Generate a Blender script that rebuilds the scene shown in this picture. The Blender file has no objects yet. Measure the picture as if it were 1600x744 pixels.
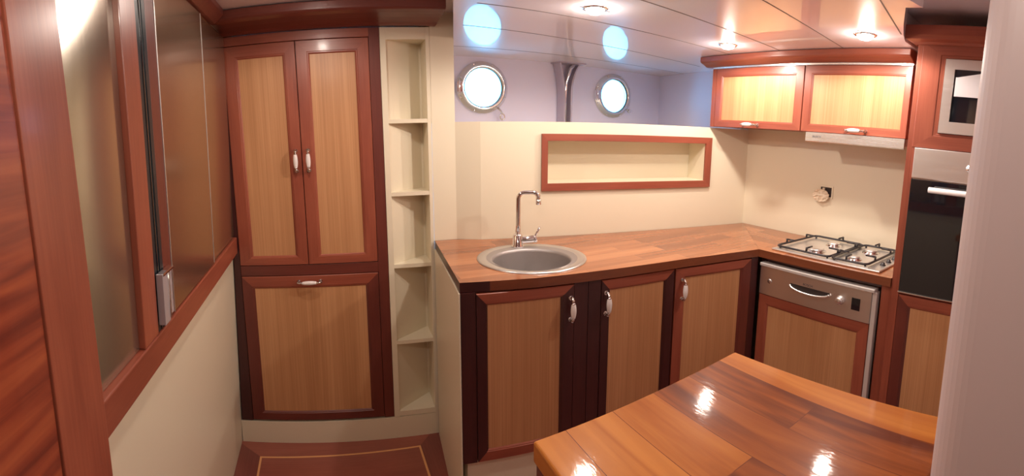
import bpy, math, random
from mathutils import Matrix, Vector
PI = math.pi
SC = bpy.context.scene
COL = SC.collection
random.seed(7)

# ------------------------------------------------------------------ camera, world, exposure
EYE = 1.53
cd = bpy.data.cameras.new('camera')
cam = bpy.data.objects.new('camera', cd); COL.objects.link(cam); SC.camera = cam
cam.location = (0, 0, EYE)
cam.rotation_euler = (PI/2 - 0.14023, 0, -0.39744)
cd.clip_start = 0.01
cd.type = 'PANO'; cd.panorama_type = 'CENTRAL_CYLINDRICAL'       # the photograph is a swept panorama
cd.central_cylindrical_range_u_min = -800/752
cd.central_cylindrical_range_u_max = 800/752
cd.central_cylindrical_range_v_min = -(372 + 76.85)/683.1
cd.central_cylindrical_range_v_max = (372 - 76.85)/683.1
cd.central_cylindrical_radius = 1

SC.view_settings.view_transform = 'Standard'
SC.view_settings.look = 'None'
SC.view_settings.gamma = 1
SC.view_settings.use_curve_mapping = False
SC.view_settings.exposure = 0.17
SC.cycles.max_bounces = 10
SC.cycles.sample_clamp_indirect = 6

w = bpy.data.worlds.new('daylight'); SC.world = w; w.use_nodes = True
w.node_tree.nodes['Background'].inputs[0].default_value = (0.13, 0.50, 0.88, 1)
w.node_tree.nodes['Background'].inputs[1].default_value = 12.0

LAMP_WARM = (1.0, 0.865, 0.755)
LAMP_POWER = 17.0
LAMPS = [(0.823, 1.306, 1.93), (1.523, 1.392, 1.93), (1.500, 0.755, 1.93)]
LAMPS_HIGH = [(0.0, 1.42, 2.04), (-0.05, 0.15, 2.04)]

# ------------------------------------------------------------------ materials
def nm(name):
    m = bpy.data.materials.new(name); m.use_nodes = True
    nt = m.node_tree
    return m, nt, nt.nodes['Principled BSDF']
def plain(name, col, rough=.5, metal=0, coat=0, spec=.5, bump=0):
    m, nt, b = nm(name)
    b.inputs['Base Color'].default_value = (*col, 1); b.inputs['Roughness'].default_value = rough
    b.inputs['Metallic'].default_value = metal; b.inputs['Coat Weight'].default_value = coat
    b.inputs['Specular IOR Level'].default_value = spec
    tc = nt.nodes.new('ShaderNodeTexCoord'); n = nt.nodes.new('ShaderNodeTexNoise')
    n.inputs['Scale'].default_value = 6; n.inputs['Detail'].default_value = 3
    nt.links.new(tc.outputs['Object'], n.inputs['Vector'])
    mr = nt.nodes.new('ShaderNodeMapRange'); nt.links.new(n.outputs[0], mr.inputs[0])
    mr.inputs[3].default_value = max(.01, rough*.85); mr.inputs[4].default_value = min(1, rough*1.15)
    nt.links.new(mr.outputs[0], b.inputs['Roughness'])
    if bump:
        bp = nt.nodes.new('ShaderNodeBump'); bp.inputs['Strength'].default_value = bump; bp.inputs['Distance'].default_value = .002
        nt.links.new(n.outputs[0], bp.inputs['Height']); nt.links.new(bp.outputs[0], b.inputs['Normal'])
    return m
def ramp(nt, stops):
    r = nt.nodes.new('ShaderNodeValToRGB'); e = r.color_ramp.elements
    while len(e) < len(stops): e.new(.5)
    for el, (p, c) in zip(e, stops): el.position = p; el.color = (*c, 1)
    return r
def wood(name, stops, axis='Z', rough=.36, coat=.14, broad=9, fine=160, along=.8, fineamt=.35, bump=.05, dist=.6):
    """grain runs along AXIS of the object's own coordinates"""
    m, nt, b = nm(name); L = nt.links.new
    tc = nt.nodes.new('ShaderNodeTexCoord')
    def mp(s):
        k = nt.nodes.new('ShaderNodeMapping'); v = [s, s, s]; v['XYZ'.index(axis)] = along*(s**.35)
        k.inputs['Scale'].default_value = v; L(tc.outputs['Object'], k.inputs['Vector']); return k
    n1 = nt.nodes.new('ShaderNodeTexNoise'); n1.inputs['Scale'].default_value = 1; n1.inputs['Detail'].default_value = 4; n1.inputs['Distortion'].default_value = dist
    L(mp(broad).outputs[0], n1.inputs['Vector'])
    n2 = nt.nodes.new('ShaderNodeTexNoise'); n2.inputs['Scale'].default_value = 1; n2.inputs['Detail'].default_value = 3
    L(mp(fine).outputs[0], n2.inputs['Vector'])
    mx = nt.nodes.new('ShaderNodeMath'); mx.operation = 'MULTIPLY_ADD'
    L(n2.outputs[0], mx.inputs[0]); mx.inputs[1].default_value = fineamt
    m2 = nt.nodes.new('ShaderNodeMath'); m2.operation = 'MULTIPLY_ADD'; L(n1.outputs[0], m2.inputs[0]); m2.inputs[1].default_value = 1 - fineamt; m2.inputs[2].default_value = 0
    L(m2.outputs[0], mx.inputs[2])
    r = ramp(nt, stops); L(mx.outputs[0], r.inputs[0]); L(r.outputs[0], b.inputs['Base Color'])
    b.inputs['Roughness'].default_value = rough; b.inputs['Coat Weight'].default_value = coat; b.inputs['Coat Roughness'].default_value = .12
    bp = nt.nodes.new('ShaderNodeBump'); bp.inputs['Strength'].default_value = bump; bp.inputs['Distance'].default_value = .002
    L(n2.outputs[0], bp.inputs['Height']); L(bp.outputs[0], b.inputs['Normal'])
    return m
def blocks(name, axis, bw, bh, rot=0, rough=.14, cols=None, coat=.35, bump=.08, planks=.38, spec=.4):
    """worktop glued up from planks; the planks run along the texture's u axis turned by ROT"""
    m, nt, b = nm(name); L = nt.links.new
    tc = nt.nodes.new('ShaderNodeTexCoord'); k = nt.nodes.new('ShaderNodeMapping'); k.inputs['Rotation'].default_value = (0, 0, rot)
    L(tc.outputs['Object'], k.inputs['Vector'])
    br = nt.nodes.new('ShaderNodeTexBrick'); L(k.outputs[0], br.inputs['Vector'])
    br.inputs['Scale'].default_value = 1; br.inputs['Brick Width'].default_value = bw; br.inputs['Row Height'].default_value = bh
    br.inputs['Mortar Size'].default_value = .0006; br.inputs['Color1'].default_value = (0, 0, 0, 1); br.inputs['Color2'].default_value = (1, 1, 1, 1)
    br.inputs['Mortar'].default_value = (0, 0, 0, 1); br.offset = .37; br.inputs['Bias'].default_value = 0
    k2 = nt.nodes.new('ShaderNodeMapping'); k2.inputs['Scale'].default_value = (2.2, 26, 26); L(k.outputs[0], k2.inputs['Vector'])
    ad = nt.nodes.new('ShaderNodeVectorMath'); ad.operation = 'MULTIPLY_ADD'; L(br.outputs['Color'], ad.inputs[0]); ad.inputs[1].default_value = (7, 9, 3); L(k2.outputs[0], ad.inputs[2])
    n1 = nt.nodes.new('ShaderNodeTexNoise'); n1.inputs['Scale'].default_value = 1; n1.inputs['Detail'].default_value = 5; n1.inputs['Distortion'].default_value = .8
    L(ad.outputs[0], n1.inputs['Vector'])
    s1 = nt.nodes.new('ShaderNodeMath'); s1.operation = 'MULTIPLY_ADD'; s1.inputs[1].default_value = 1 - planks; L(n1.outputs[0], s1.inputs[0])
    s2 = nt.nodes.new('ShaderNodeMath'); s2.operation = 'MULTIPLY'; s2.inputs[1].default_value = planks; L(br.outputs['Color'], s2.inputs[0]); L(s2.outputs[0], s1.inputs[2])
    cols = cols or [(.20, (.19, .055, .022)), (.42, (.31, .103, .039)), (.60, (.40, .145, .057)), (.83, (.51, .21, .088))]
    r = ramp(nt, cols); L(s1.outputs[0], r.inputs[0]); L(r.outputs[0], b.inputs['Base Color'])
    b.inputs['Roughness'].default_value = rough; b.inputs['Coat Weight'].default_value = coat; b.inputs['Coat Roughness'].default_value = .06; b.inputs['Specular IOR Level'].default_value = spec
    n2 = nt.nodes.new('ShaderNodeTexNoise'); n2.inputs['Scale'].default_value = 1; n2.inputs['Detail'].default_value = 4
    k3 = nt.nodes.new('ShaderNodeMapping'); k3.inputs['Scale'].default_value = (35, 120, 60); L(k.outputs[0], k3.inputs['Vector']); L(k3.outputs[0], n2.inputs['Vector'])
    bp = nt.nodes.new('ShaderNodeBump'); bp.inputs['Strength'].default_value = bump; bp.inputs['Distance'].default_value = .0015
    L(n2.outputs[0], bp.inputs['Height']); L(bp.outputs[0], b.inputs['Normal']); L(bp.outputs[0], b.inputs['Coat Normal'])
    return m
def brushed(name, col, axis='Z', rough=.3, amt=.12, metal=1.0, aniso=0, spec=.5, bumpy=.04, rot=0):
    m, nt, b = nm(name); L = nt.links.new
    tc = nt.nodes.new('ShaderNodeTexCoord'); k = nt.nodes.new('ShaderNodeMapping'); v = [260, 260, 260]; v['XYZ'.index(axis)] = 3
    k.inputs['Scale'].default_value = v; L(tc.outputs['Object'], k.inputs['Vector'])
    n = nt.nodes.new('ShaderNodeTexNoise'); n.inputs['Scale'].default_value = 1; n.inputs['Detail'].default_value = 2; L(k.outputs[0], n.inputs['Vector'])
    mr = nt.nodes.new('ShaderNodeMapRange'); mr.inputs[3].default_value = rough - amt/2; mr.inputs[4].default_value = rough + amt/2
    L(n.outputs[0], mr.inputs[0]); L(mr.outputs[0], b.inputs['Roughness'])
    b.inputs['Base Color'].default_value = (*col, 1); b.inputs['Metallic'].default_value = metal; b.inputs['Anisotropic'].default_value = aniso; b.inputs['Anisotropic Rotation'].default_value = rot
    bp = nt.nodes.new('ShaderNodeBump'); bp.inputs['Strength'].default_value = bumpy; bp.inputs['Distance'].default_value = .001
    L(n.outputs[0], bp.inputs['Height']); L(bp.outputs[0], b.inputs['Normal'])
    return m
def emit(name, col, s):
    m, nt, b = nm(name)
    b.inputs['Base Color'].default_value = (*col, 1); b.inputs['Emission Color'].default_value = (*col, 1); b.inputs['Emission Strength'].default_value = s
    return m

MAH = [(.25, (.20, .044, .026)), (.5, (.30, .076, .043)), (.75, (.40, .112, .062))]
DRK = [(.3, (.040, .010, .011)), (.7, (.075, .018, .017))]
MID = [(.3, (.11, .024, .018)), (.7, (.18, .042, .028))]
LGT = [(.25, (.40, .185, .078)), (.5, (.53, .265, .12)), (.75, (.66, .36, .18))]
M = {}
M['mah_v'] = wood('red_wood_upright', MAH, 'Z'); M['mah_h'] = wood('red_wood_level', MAH, 'X'); M['mah_y'] = wood('red_wood_deep', MAH, 'Y')
M['drk_v'] = wood('dark_wood_upright', DRK, 'Z'); M['drk_h'] = wood('dark_wood_level', DRK, 'X')
M['mid_v'] = wood('brown_wood_upright', MID, 'Z'); M['mid_h'] = wood('brown_wood_level', MID, 'X')
M['light'] = wood('light_veneer', LGT, 'Z', rough=.45, coat=.03, broad=22, fine=240, along=.25, fineamt=.5, dist=.1)
M['light_dull'] = M['light']
M['floorwood'] = wood('floor_wood', [(.3, (.24, .065, .045)), (.7, (.36, .11, .075))], 'X', rough=.35, coat=.2, broad=7)
M['floorwood_y'] = wood('floor_border_wood', [(.3, (.17, .045, .036)), (.7, (.27, .078, .058))], 'Y', rough=.35, coat=.2, broad=7)
M['inlay'] = plain('inlay_strip', (.75, .38, .16), .4)
M['cream'] = plain('cream_paint', (.79, .715, .55), .42, coat=.1)
M['white'] = plain('white_jamb_paint', (.62, .53, .53), .45)
M['hull'] = plain('blue_lit_hull_paint', (.84, .80, .97), .5)  # white paint with the blue porthole daylight put into its colour
M['ceil_joint'] = plain('panel_joint', (.20, .17, .17), .6)
M['chrome'] = plain('chrome', (.80, .80, .82), .07, 1)
M['steel'] = brushed('brushed_steel', (.80, .77, .75), 'X', .38)
M['steel_v'] = brushed('steel_upright', (.74, .71, .68), 'Z', .32, metal=.8)
M['steel_bright'] = brushed('satin_steel', (.86, .85, .83), 'X', .26, metal=.9)
M['hob_steel'] = brushed('hob_steel', (.80, .78, .77), 'Y', .3, metal=.85)
M['rim_steel'] = brushed('rim_steel', (.62, .60, .58), 'X', .34, metal=.85)
M['bowl_steel'] = brushed('bowl_steel', (.40, .37, .36), 'X', .48, metal=.7)
M['bronze'] = brushed('bronze_film', (.50, .37, .26), 'Z', .20, .04, metal=.9, bumpy=.008)
M['bronze2'] = brushed('grey_bronze_film', (.58, .52, .43), 'Z', .18, .04, metal=.9, bumpy=.006, aniso=.88, rot=.25)
M['iron'] = plain('black_enamel', (.025, .022, .026), .35)
M['porcelain'] = plain('porcelain', (.85, .80, .78), .12, coat=.5)
M['blackglass'] = plain('black_glass', (.008, .009, .014), .06, coat=.6)
M['navy'] = plain('dark_blue_gasket', (.012, .022, .030), .3)
M['silver'] = plain('silver_paint', (.72, .70, .68), .35, .35)
M['plastic'] = plain('grey_plastic', (.40, .36, .38), .2, coat=.4)
M['whitebar'] = plain('white_bar', (.86, .80, .80), .3)
M['paper'] = plain('white_paper', (.85, .83, .86), .7)
M['ink'] = plain('grey_ink', (.10, .09, .10), .5)
M['kraft'] = plain('crumpled_cover', (.78, .66, .50), .7, bump=.5)
M['dark'] = plain('dark_hole', (.03, .018, .016), .6)
M['bulb'] = emit('lamp_glass', (1.0, .88, .76), 55)
M['counter_x'] = blocks('worktop_planks_long', 'X', .42, .075)
EDG = [(.3, (.15, .042, .018)), (.7, (.24, .072, .030))]  # edge lipping, weaker light on the front put into its darker colour
M['edge_x'] = wood('worktop_edge_long_shaded', EDG, 'X', rough=.3); M['edge_y'] = wood('worktop_edge_short_shaded', EDG, 'Y', rough=.3)
M['counter_y'] = blocks('worktop_planks_short', 'Y', .36, .075, rot=PI/2)
M['table'] = blocks('table_planks', 'Y', .62, .088, rot=PI/2, rough=.38, coat=.30, bump=.10, planks=.42, spec=.08,
                    cols=[(.30, (.13, .028, .009)), (.41, (.29, .076, .016)), (.53, (.42, .130, .024)), (.72, (.58, .220, .045))])
def ribbon():
    m, nt, b = nm('ribbon_sapele'); L = nt.links.new
    tc = nt.nodes.new('ShaderNodeTexCoord'); k = nt.nodes.new('ShaderNodeMapping')
    k.inputs['Rotation'].default_value = (0, .38, 0); k.inputs['Scale'].default_value = (2.0, 2.0, 34)
    L(tc.outputs['Object'], k.inputs['Vector'])
    n = nt.nodes.new('ShaderNodeTexNoise'); n.inputs['Scale'].default_value = 1; n.inputs['Detail'].default_value = 3; n.inputs['Distortion'].default_value = .5
    L(k.outputs[0], n.inputs['Vector'])
    r = ramp(nt, [(.33, (.17, .028, .018)), (.5, (.30, .058, .028)), (.68, (.42, .10, .04))]); L(n.outputs[0], r.inputs[0]); L(r.outputs[0], b.inputs['Base Color'])
    b.inputs['Roughness'].default_value = .3; b.inputs['Coat Weight'].default_value = .3
    return m
M['ribbon'] = ribbon()
def ceiling_mat():
    """glossy white lacquered panels"""
    m, nt, b = nm('lacquered_ceiling'); L = nt.links.new
    b.inputs['Base Color'].default_value = (.86, .78, .83, 1); b.inputs['Roughness'].default_value = .35
    b.inputs['Coat Weight'].default_value = .8; b.inputs['Coat Roughness'].default_value = .04; b.inputs['Coat IOR'].default_value = 1.45
    tc = nt.nodes.new('ShaderNodeTexCoord'); n = nt.nodes.new('ShaderNodeTexNoise'); n.inputs['Scale'].default_value = 2.2
    L(tc.outputs['Object'], n.inputs['Vector'])
    bp = nt.nodes.new('ShaderNodeBump'); bp.inputs['Strength'].default_value = .12; bp.inputs['Distance'].default_value = .01
    L(n.outputs[0], bp.inputs['Height']); L(bp.outputs[0], b.inputs['Coat Normal'])
    return m
M['ceiling'] = ceiling_mat()
def pane_mat():
    m = bpy.data.materials.new('porthole_glass'); m.use_nodes = True; nt = m.node_tree; nt.nodes.clear(); L = nt.links.new
    o = nt.nodes.new('ShaderNodeOutputMaterial'); t = nt.nodes.new('ShaderNodeBsdfTransparent'); g = nt.nodes.new('ShaderNodeBsdfGlossy')
    g.inputs['Roughness'].default_value = .02; f = nt.nodes.new('ShaderNodeFresnel'); f.inputs[0].default_value = 1.45
    x = nt.nodes.new('ShaderNodeMixShader'); L(f.outputs[0], x.inputs[0]); L(t.outputs[0], x.inputs[1]); L(g.outputs[0], x.inputs[2]); L(x.outputs[0], o.inputs[0])
    t.inputs[0].default_value = (.92, .97, 1, 1)
    return m
M['pane'] = pane_mat()

# ------------------------------------------------------------------ mesh helpers
class MB:
    def __init__(s): s.v = []; s.f = []; s.m = []; s.s = []; s.mats = []
    def mi(s, mat):
        if mat not in s.mats: s.mats.append(mat)
        return s.mats.index(mat)
    def add(s, vs, fs, mat, smooth=False):
        o = len(s.v); s.v += [tuple(v) for v in vs]; i = s.mi(mat)
        for f in fs: s.f.append([o + k for k in f]); s.m.append(i); s.s.append(smooth)
        return s
    def box(s, x0, x1, y0, y1, z0, z1, mat):
        vs = [(x, y, z) for x in (x0, x1) for y in (y0, y1) for z in (z0, z1)]
        return s.add(vs, [(0, 1, 3, 2), (4, 6, 7, 5), (0, 4, 5, 1), (2, 3, 7, 6), (0, 2, 6, 4), (1, 5, 7, 3)], mat)
    def prism(s, poly, z0, z1, mat, side=None):
        n = len(poly); vs = [(x, y, z0) for x, y in poly] + [(x, y, z1) for x, y in poly]
        s.add(vs, [tuple(range(n))[::-1], tuple(range(n, 2*n))], mat)
        return s.add(vs, [(i, (i + 1) % n, n + (i + 1) % n, n + i) for i in range(n)], side or mat)
    def prism_y(s, poly, y0, y1, mat):
        n = len(poly); vs = [(x, y0, z) for x, z in poly] + [(x, y1, z) for x, z in poly]
        return s.add(vs, [tuple(range(n)), tuple(range(n, 2*n))[::-1]] + [(i, n + i, n + (i + 1) % n, (i + 1) % n) for i in range(n)], mat)
    def prism_x(s, poly, x0, x1, mat, smooth=False):
        n = len(poly); vs = [(x0, y, z) for y, z in poly] + [(x1, y, z) for y, z in poly]
        return s.add(vs, [tuple(range(n)), tuple(range(n, 2*n))[::-1]] + [(i, n + i, n + (i + 1) % n, (i + 1) % n) for i in range(n)], mat, smooth)
    def tube(s, pts, r, mat, n=12, cap=True):
        pts = [Vector(p) for p in pts]; rs = r if isinstance(r, (list, tuple)) else [r]*len(pts)
        vs = []; up = Vector((0, 0, 1)); prev = None
        for i, p in enumerate(pts):
            d = (pts[min(i + 1, len(pts) - 1)] - pts[max(i - 1, 0)]).normalized()
            if prev is None:
                a = d.cross(up if abs(d.z) < .9 else Vector((1, 0, 0))).normalized()
            else: a = (prev - d*prev.dot(d)).normalized()
            prev = a; b = d.cross(a)
            vs += [p + (a*math.cos(2*PI*k/n) + b*math.sin(2*PI*k/n))*rs[i] for k in range(n)]
        fs = [(i*n + k, i*n + (k + 1) % n, (i + 1)*n + (k + 1) % n, (i + 1)*n + k) for i in range(len(pts) - 1) for k in range(n)]
        s.add(vs, fs, mat, True)
        if cap:
            s.add(vs[:n], [tuple(range(n))[::-1]], mat); s.add(vs[-n:], [tuple(range(n))], mat)
        return s
    def lathe(s, prof, c, mat, axis='Z', n=32, smooth=True, caps=True):
        """PROF: (radius, height) pairs, turned about AXIS through C"""
        def P(r, h, t):
            a, b = r*math.cos(t), r*math.sin(t)
            d = {'Z': (a, b, h), 'Y': (a, h, b), 'X': (h, a, b)}[axis]
            return (c[0] + d[0], c[1] + d[1], c[2] + d[2])
        vs = [P(r, h, 2*PI*k/n) for r, h in prof for k in range(n)]
        s.add(vs, [(i*n + k, i*n + (k + 1) % n, (i + 1)*n + (k + 1) % n, (i + 1)*n + k) for i in range(len(prof) - 1) for k in range(n)], mat, smooth)
        if caps:
            for j in (0, len(prof) - 1):
                if prof[j][0] > 1e-5: s.add(vs[j*n:(j + 1)*n], [tuple(range(n))], mat)
        return s
    def frame(s, x0, x1, z0, z1, wl, wr, wb, wt, y, t, ml, mr, mb, mt, lip=.007, flat=False):
        """mitred picture-frame: face at Y (front is -y), T thick, inner edge moulded"""
        prof = [(0, t), (0, .0015), (.025, 0), (.80, 0), (.84, .0022), (.90, .0022), (1, lip), (1, t)]
        if flat: prof = [(0, t), (0, .001), (.02, 0), (.97, 0), (1, .0015), (1, t)]
        O = [(x0, z0), (x1, z0), (x1, z1), (x0, z1)]; I = [(x0 + wl, z0 + wb), (x1 - wr, z0 + wb), (x1 - wr, z1 - wt), (x0 + wl, z1 - wt)]
        for k, mat in enumerate((mb, mr, mt, ml)):
            a, b = k, (k + 1) % 4
            vs = []
            for q, d in prof:
                for c in (a, b): vs.append((O[c][0] + (I[c][0] - O[c][0])*q, y + d, O[c][1] + (I[c][1] - O[c][1])*q))
            n = len(prof)
            s.add(vs, [(2*i, 2*i + 1, (2*i + 3) % (2*n), (2*i + 2) % (2*n)) for i in range(n)], mat)
        return s
def obj(name, mb, parent=None, loc=None, bevel=0, seg=2, label=None):
    me = bpy.data.meshes.new(name); me.from_pydata(mb.v, [], mb.f)
    for m in mb.mats: me.materials.append(m)
    me.polygons.foreach_set('material_index', mb.m); me.polygons.foreach_set('use_smooth', mb.s); me.update()
    import bmesh
    bm = bmesh.new(); bm.from_mesh(me); bmesh.ops.remove_doubles(bm, verts=bm.verts, dist=1e-6); bmesh.ops.recalc_face_normals(bm, faces=bm.faces); bm.to_mesh(me); bm.free()
    o = bpy.data.objects.new(name, me); COL.objects.link(o)
    if parent: o.parent = parent
    if loc: o.location = loc
    if bevel:
        b = o.modifiers.new('bevel', 'BEVEL'); b.width = bevel; b.segments = seg; b.limit_method = 'ANGLE'; b.angle_limit = .6; b.harden_normals = False
    if label: o['label'] = label
    return o
def thing(name, label, cat, loc=(0, 0, 0), rz=0, group=None, mat=None):
    o = bpy.data.objects.new(name, None); COL.objects.link(o); o.empty_display_size = .05
    if mat is not None: o.matrix_world = mat
    else: o.location = loc; o.rotation_euler = (0, 0, rz)
    return tag(o, label, cat, group)
def tag(o, label, cat, group=None):
    o['label'] = label; o['category'] = cat
    if group: o['group'] = group
    return o
def struct(name, mb, bevel=0, parent=None, loc=None):
    o = obj(name, mb, parent, loc, bevel)
    if not parent: o['kind'] = 'structure'
    return o
def lettering(name, text, size, mat, parent, loc, rot=(PI/2, 0, 0)):
    c = bpy.data.curves.new(name, 'FONT'); c.body = text; c.size = size; c.extrude = .0003; c.align_x = 'LEFT'
    t = bpy.data.objects.new('tmp_text', c); COL.objects.link(t)
    bpy.context.view_layer.update()
    me = bpy.data.meshes.new_from_object(t); bpy.data.objects.remove(t)
    me.materials.clear(); me.materials.append(mat)
    o = bpy.data.objects.new(name, me); COL.objects.link(o); o.parent = parent; o.location = loc; o.rotation_euler = rot
    return o

# ------------------------------------------------------------------ plan
ZK, ZH = 1.93, 2.04                     # kitchen ceiling, ceiling over the passage
W0, W1, W2, W3 = (.466, 1.971), (.566, 1.967), (.663, 1.923), (2.009, 1.643)
def hull_y(x): return 2.436 + (x - .70)*(.162/1.487)
LEAN = .0305                            # the left side of the boat leans inwards
def left_x(z): return -.436 + z*math.tan(LEAN)

# floor: dark border boards, thin pale inlay line, field boards
fl = MB()
fl.box(-.60, 2.6, -1.3, 2.9, -.05, -.012, M['floorwood'])
bx0, bx1, by = -.336, .359, 1.90
t = .0045
fl.prism([(bx0 + t, -1.3), (bx1 - t, -1.3), (bx1 - t, by - t), (bx0 + t, by - t)], -.012, 0, M['floorwood'])
fl.prism([(bx0 - t, -1.3), (bx0 + t, -1.3), (bx0 + t, by - t), (bx0 - t, by + t)], -.012, .0004, M['inlay'])
fl.prism([(bx1 - t, -1.3), (bx1 + t, -1.3), (bx1 + t, by + t), (bx1 - t, by - t)], -.012, .0004, M['inlay'])
fl.prism([(bx0 - t, by + t), (bx0 + t, by - t), (bx1 - t, by - t), (bx1 + t, by + t)], -.012, .0004, M['inlay'])
fl.prism([(-.60, -1.3), (bx0 - t, -1.3), (bx0 - t, by + t), (-.47, 2.02), (-.60, 2.02)], -.012, 0, M['floorwood_y'])
fl.prism([(bx1 + t, -1.3), (2.6, -1.3), (2.6, 2.02), (.46, 2.02), (bx1 + t, by + t)], -.012, 0, M['floorwood_y'])
fl.prism([(bx0 - t, by + t), (bx1 + t, by + t), (.46, 2.02), (-.47, 2.02)], -.012, 0, M['floorwood'])
struct('floor', fl)

# ceilings
KP = [(.50, 2.62), (.50, 2.02), (.566, 1.968), (.205, .70), (1.217, .454), (1.216, .502), (1.371, .567), (1.50, .617), (1.60, .649), (2.40, .655), (2.40, 2.75)]
cl = MB()
cl.prism(KP, ZK, ZH - .004, M['ceiling'])
struct('ceiling', cl)
ch = MB(); ch.box(-.62, 2.6, -1.3, 2.9, ZH, ZH + .05, M['ceiling']); struct('ceiling_passage', ch)
# the joints between the ceiling panels
def seam(p, q):
    p, q = Vector(p), Vector(q); d = (q - p).normalized(); n = Vector((-d.y, d.x))*.0022
    return [tuple(p + n), tuple(p - n), tuple(q - n), tuple(q + n)]
js = MB()
for a, b in (((.52, 2.14), (2.15, 2.33)), ((.53, 1.715), (1.95, 1.985)), ((.48, 1.41), (1.72, 1.545)), ((.40, 1.07), (1.70, 1.255)),
             ((.32, .745), (1.70, .948)), ((1.10, .535), (1.50, .625))):
    js.prism(seam(a, b), ZK - .0008, ZK + .001, M['ceil_joint'])
struct('trim_1', js)

# left wall: leaning cream lining
def left_frame(x_off=0.0, y=0.0, z=0.0):
    ex = Vector((0, 1, 0)); ez = Vector((math.sin(LEAN), 0, math.cos(LEAN))); ey = ez.cross(ex)
    m = Matrix((ex, ey, ez)).transposed().to_4x4(); o = Vector((-.436, y, 0)) + ez*z - ey*x_off; m.translation = o
    return m
lw = MB()
lw.prism_y([(left_x(-.05), -.05), (left_x(.99), .99), (left_x(2.1), 2.1), (-.60, 2.1), (-.60, -.05)], -1.3, 2.35, M['cream'])
struct('wall_left', lw)

# back wall: bulkhead behind the worktop, ledge on top, recessed shelf
bw = MB()
LZ = 1.556
def on_wall(x): return W2[1] + (x - W2[0])*(W3[1] - W2[1])/(W3[0] - W2[0])
nx0, nx1, nz0, nz1, nd = .947, 1.738, 1.262, 1.466, .15
a_w = math.atan2(W3[1] - W2[1], W3[0] - W2[0]); nrm = Vector((-math.sin(a_w), math.cos(a_w)))
def wp(x, z, d=0): return (x + nrm.x*d, on_wall(x) + nrm.y*d, z)
def quad(mb, pts, mat): mb.add(pts, [tuple(range(len(pts)))], mat)
c = M['cream']
quad(bw, [(*W0, 0), (*W1, 0), (*W1, LZ), (*W0, LZ)], c)
quad(bw, [(*W1, 0), (*W2, 0), (*W2, LZ), (*W1, LZ)], c)
quad(bw, [wp(W2[0], 0), wp(nx0, 0), wp(nx0, nz0), wp(nx0, nz1), wp(nx0, LZ), wp(W2[0], LZ)], c)
quad(bw, [wp(nx1, 0), wp(W3[0] + .05, 0), wp(W3[0] + .05, LZ), wp(nx1, LZ), wp(nx1, nz1), wp(nx1, nz0)], c)
quad(bw, [wp(nx0, 0), wp(nx1, 0), wp(nx1, nz0), wp(nx0, nz0)], c)
quad(bw, [wp(nx0, nz1), wp(nx1, nz1), wp(nx1, LZ), wp(nx0, LZ)], c)
quad(bw, [wp(nx0, nz0), wp(nx1, nz0), wp(nx1, nz0, nd), wp(nx0, nz0, nd)], c)
quad(bw, [wp(nx0, nz1), wp(nx1, nz1), wp(nx1, nz1, nd), wp(nx0, nz1, nd)], c)
quad(bw, [wp(nx0, nz0), wp(nx0, nz1), wp(nx0, nz1, nd), wp(nx0, nz0, nd)], c)
quad(bw, [wp(nx1, nz0), wp(nx1, nz1), wp(nx1, nz1, nd), wp(nx1, nz0, nd)], c)
quad(bw, [wp(nx0, nz0, nd), wp(nx1, nz0, nd), wp(nx1, nz1, nd), wp(nx0, nz1, nd)], c)
quad(bw, [(*W0, LZ), (*W1, LZ), wp(W2[0], LZ), wp(W3[0] + .05, LZ), (2.30, 1.60, LZ), (2.30, 2.70, LZ), (.46, 2.46, LZ)], c)
struct('wall_back', bw)
bu = MB(); bu.prism([W0, W1, (.566, 2.45), (.466, 2.45)], LZ, ZH, c); struct('wall_bulkhead', bu)

# right wall behind the hob, and the end of the recess above the ledge
rw = MB()
rw.prism([(2.009, 1.70), (1.995, .58), (1.995, -1.3), (2.25, -1.3), (2.25, 1.70)], -.02, ZH, c)
rw.prism([(2.075, 1.701), (2.187, 2.70), (2.35, 2.70), (2.35, 1.701)], LZ, ZH, M['hull'])
struct('wall_right', rw)
# wall behind the photographer
fw_ = MB(); fw_.box(-.62, 2.6, -1.35, -1.3, -.05, 2.1, c); struct('wall_front', fw_)
# near bulkhead with rounded corner beside the table
r = .035
pts = [(.486 + r - r*math.sin(a), .118 - r + r*math.cos(a)) for a in [PI/2*(1 - k/8) for k in range(9)]]
nb = MB(); nb.prism(pts + [(1.60, .118), (1.60, -.10), (.486, -.10)], 0, ZH, M['white'])
struct('wall_near', nb)
# side of the peninsula and its plinth
pw = MB(); pw.prism([(.3990, 1.381), (.4038, 1.381), (.4085, 1.425), (.478, 1.94), (.462, 1.958)], 0, .962, c)
struct('wall_peninsula', pw)

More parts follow.
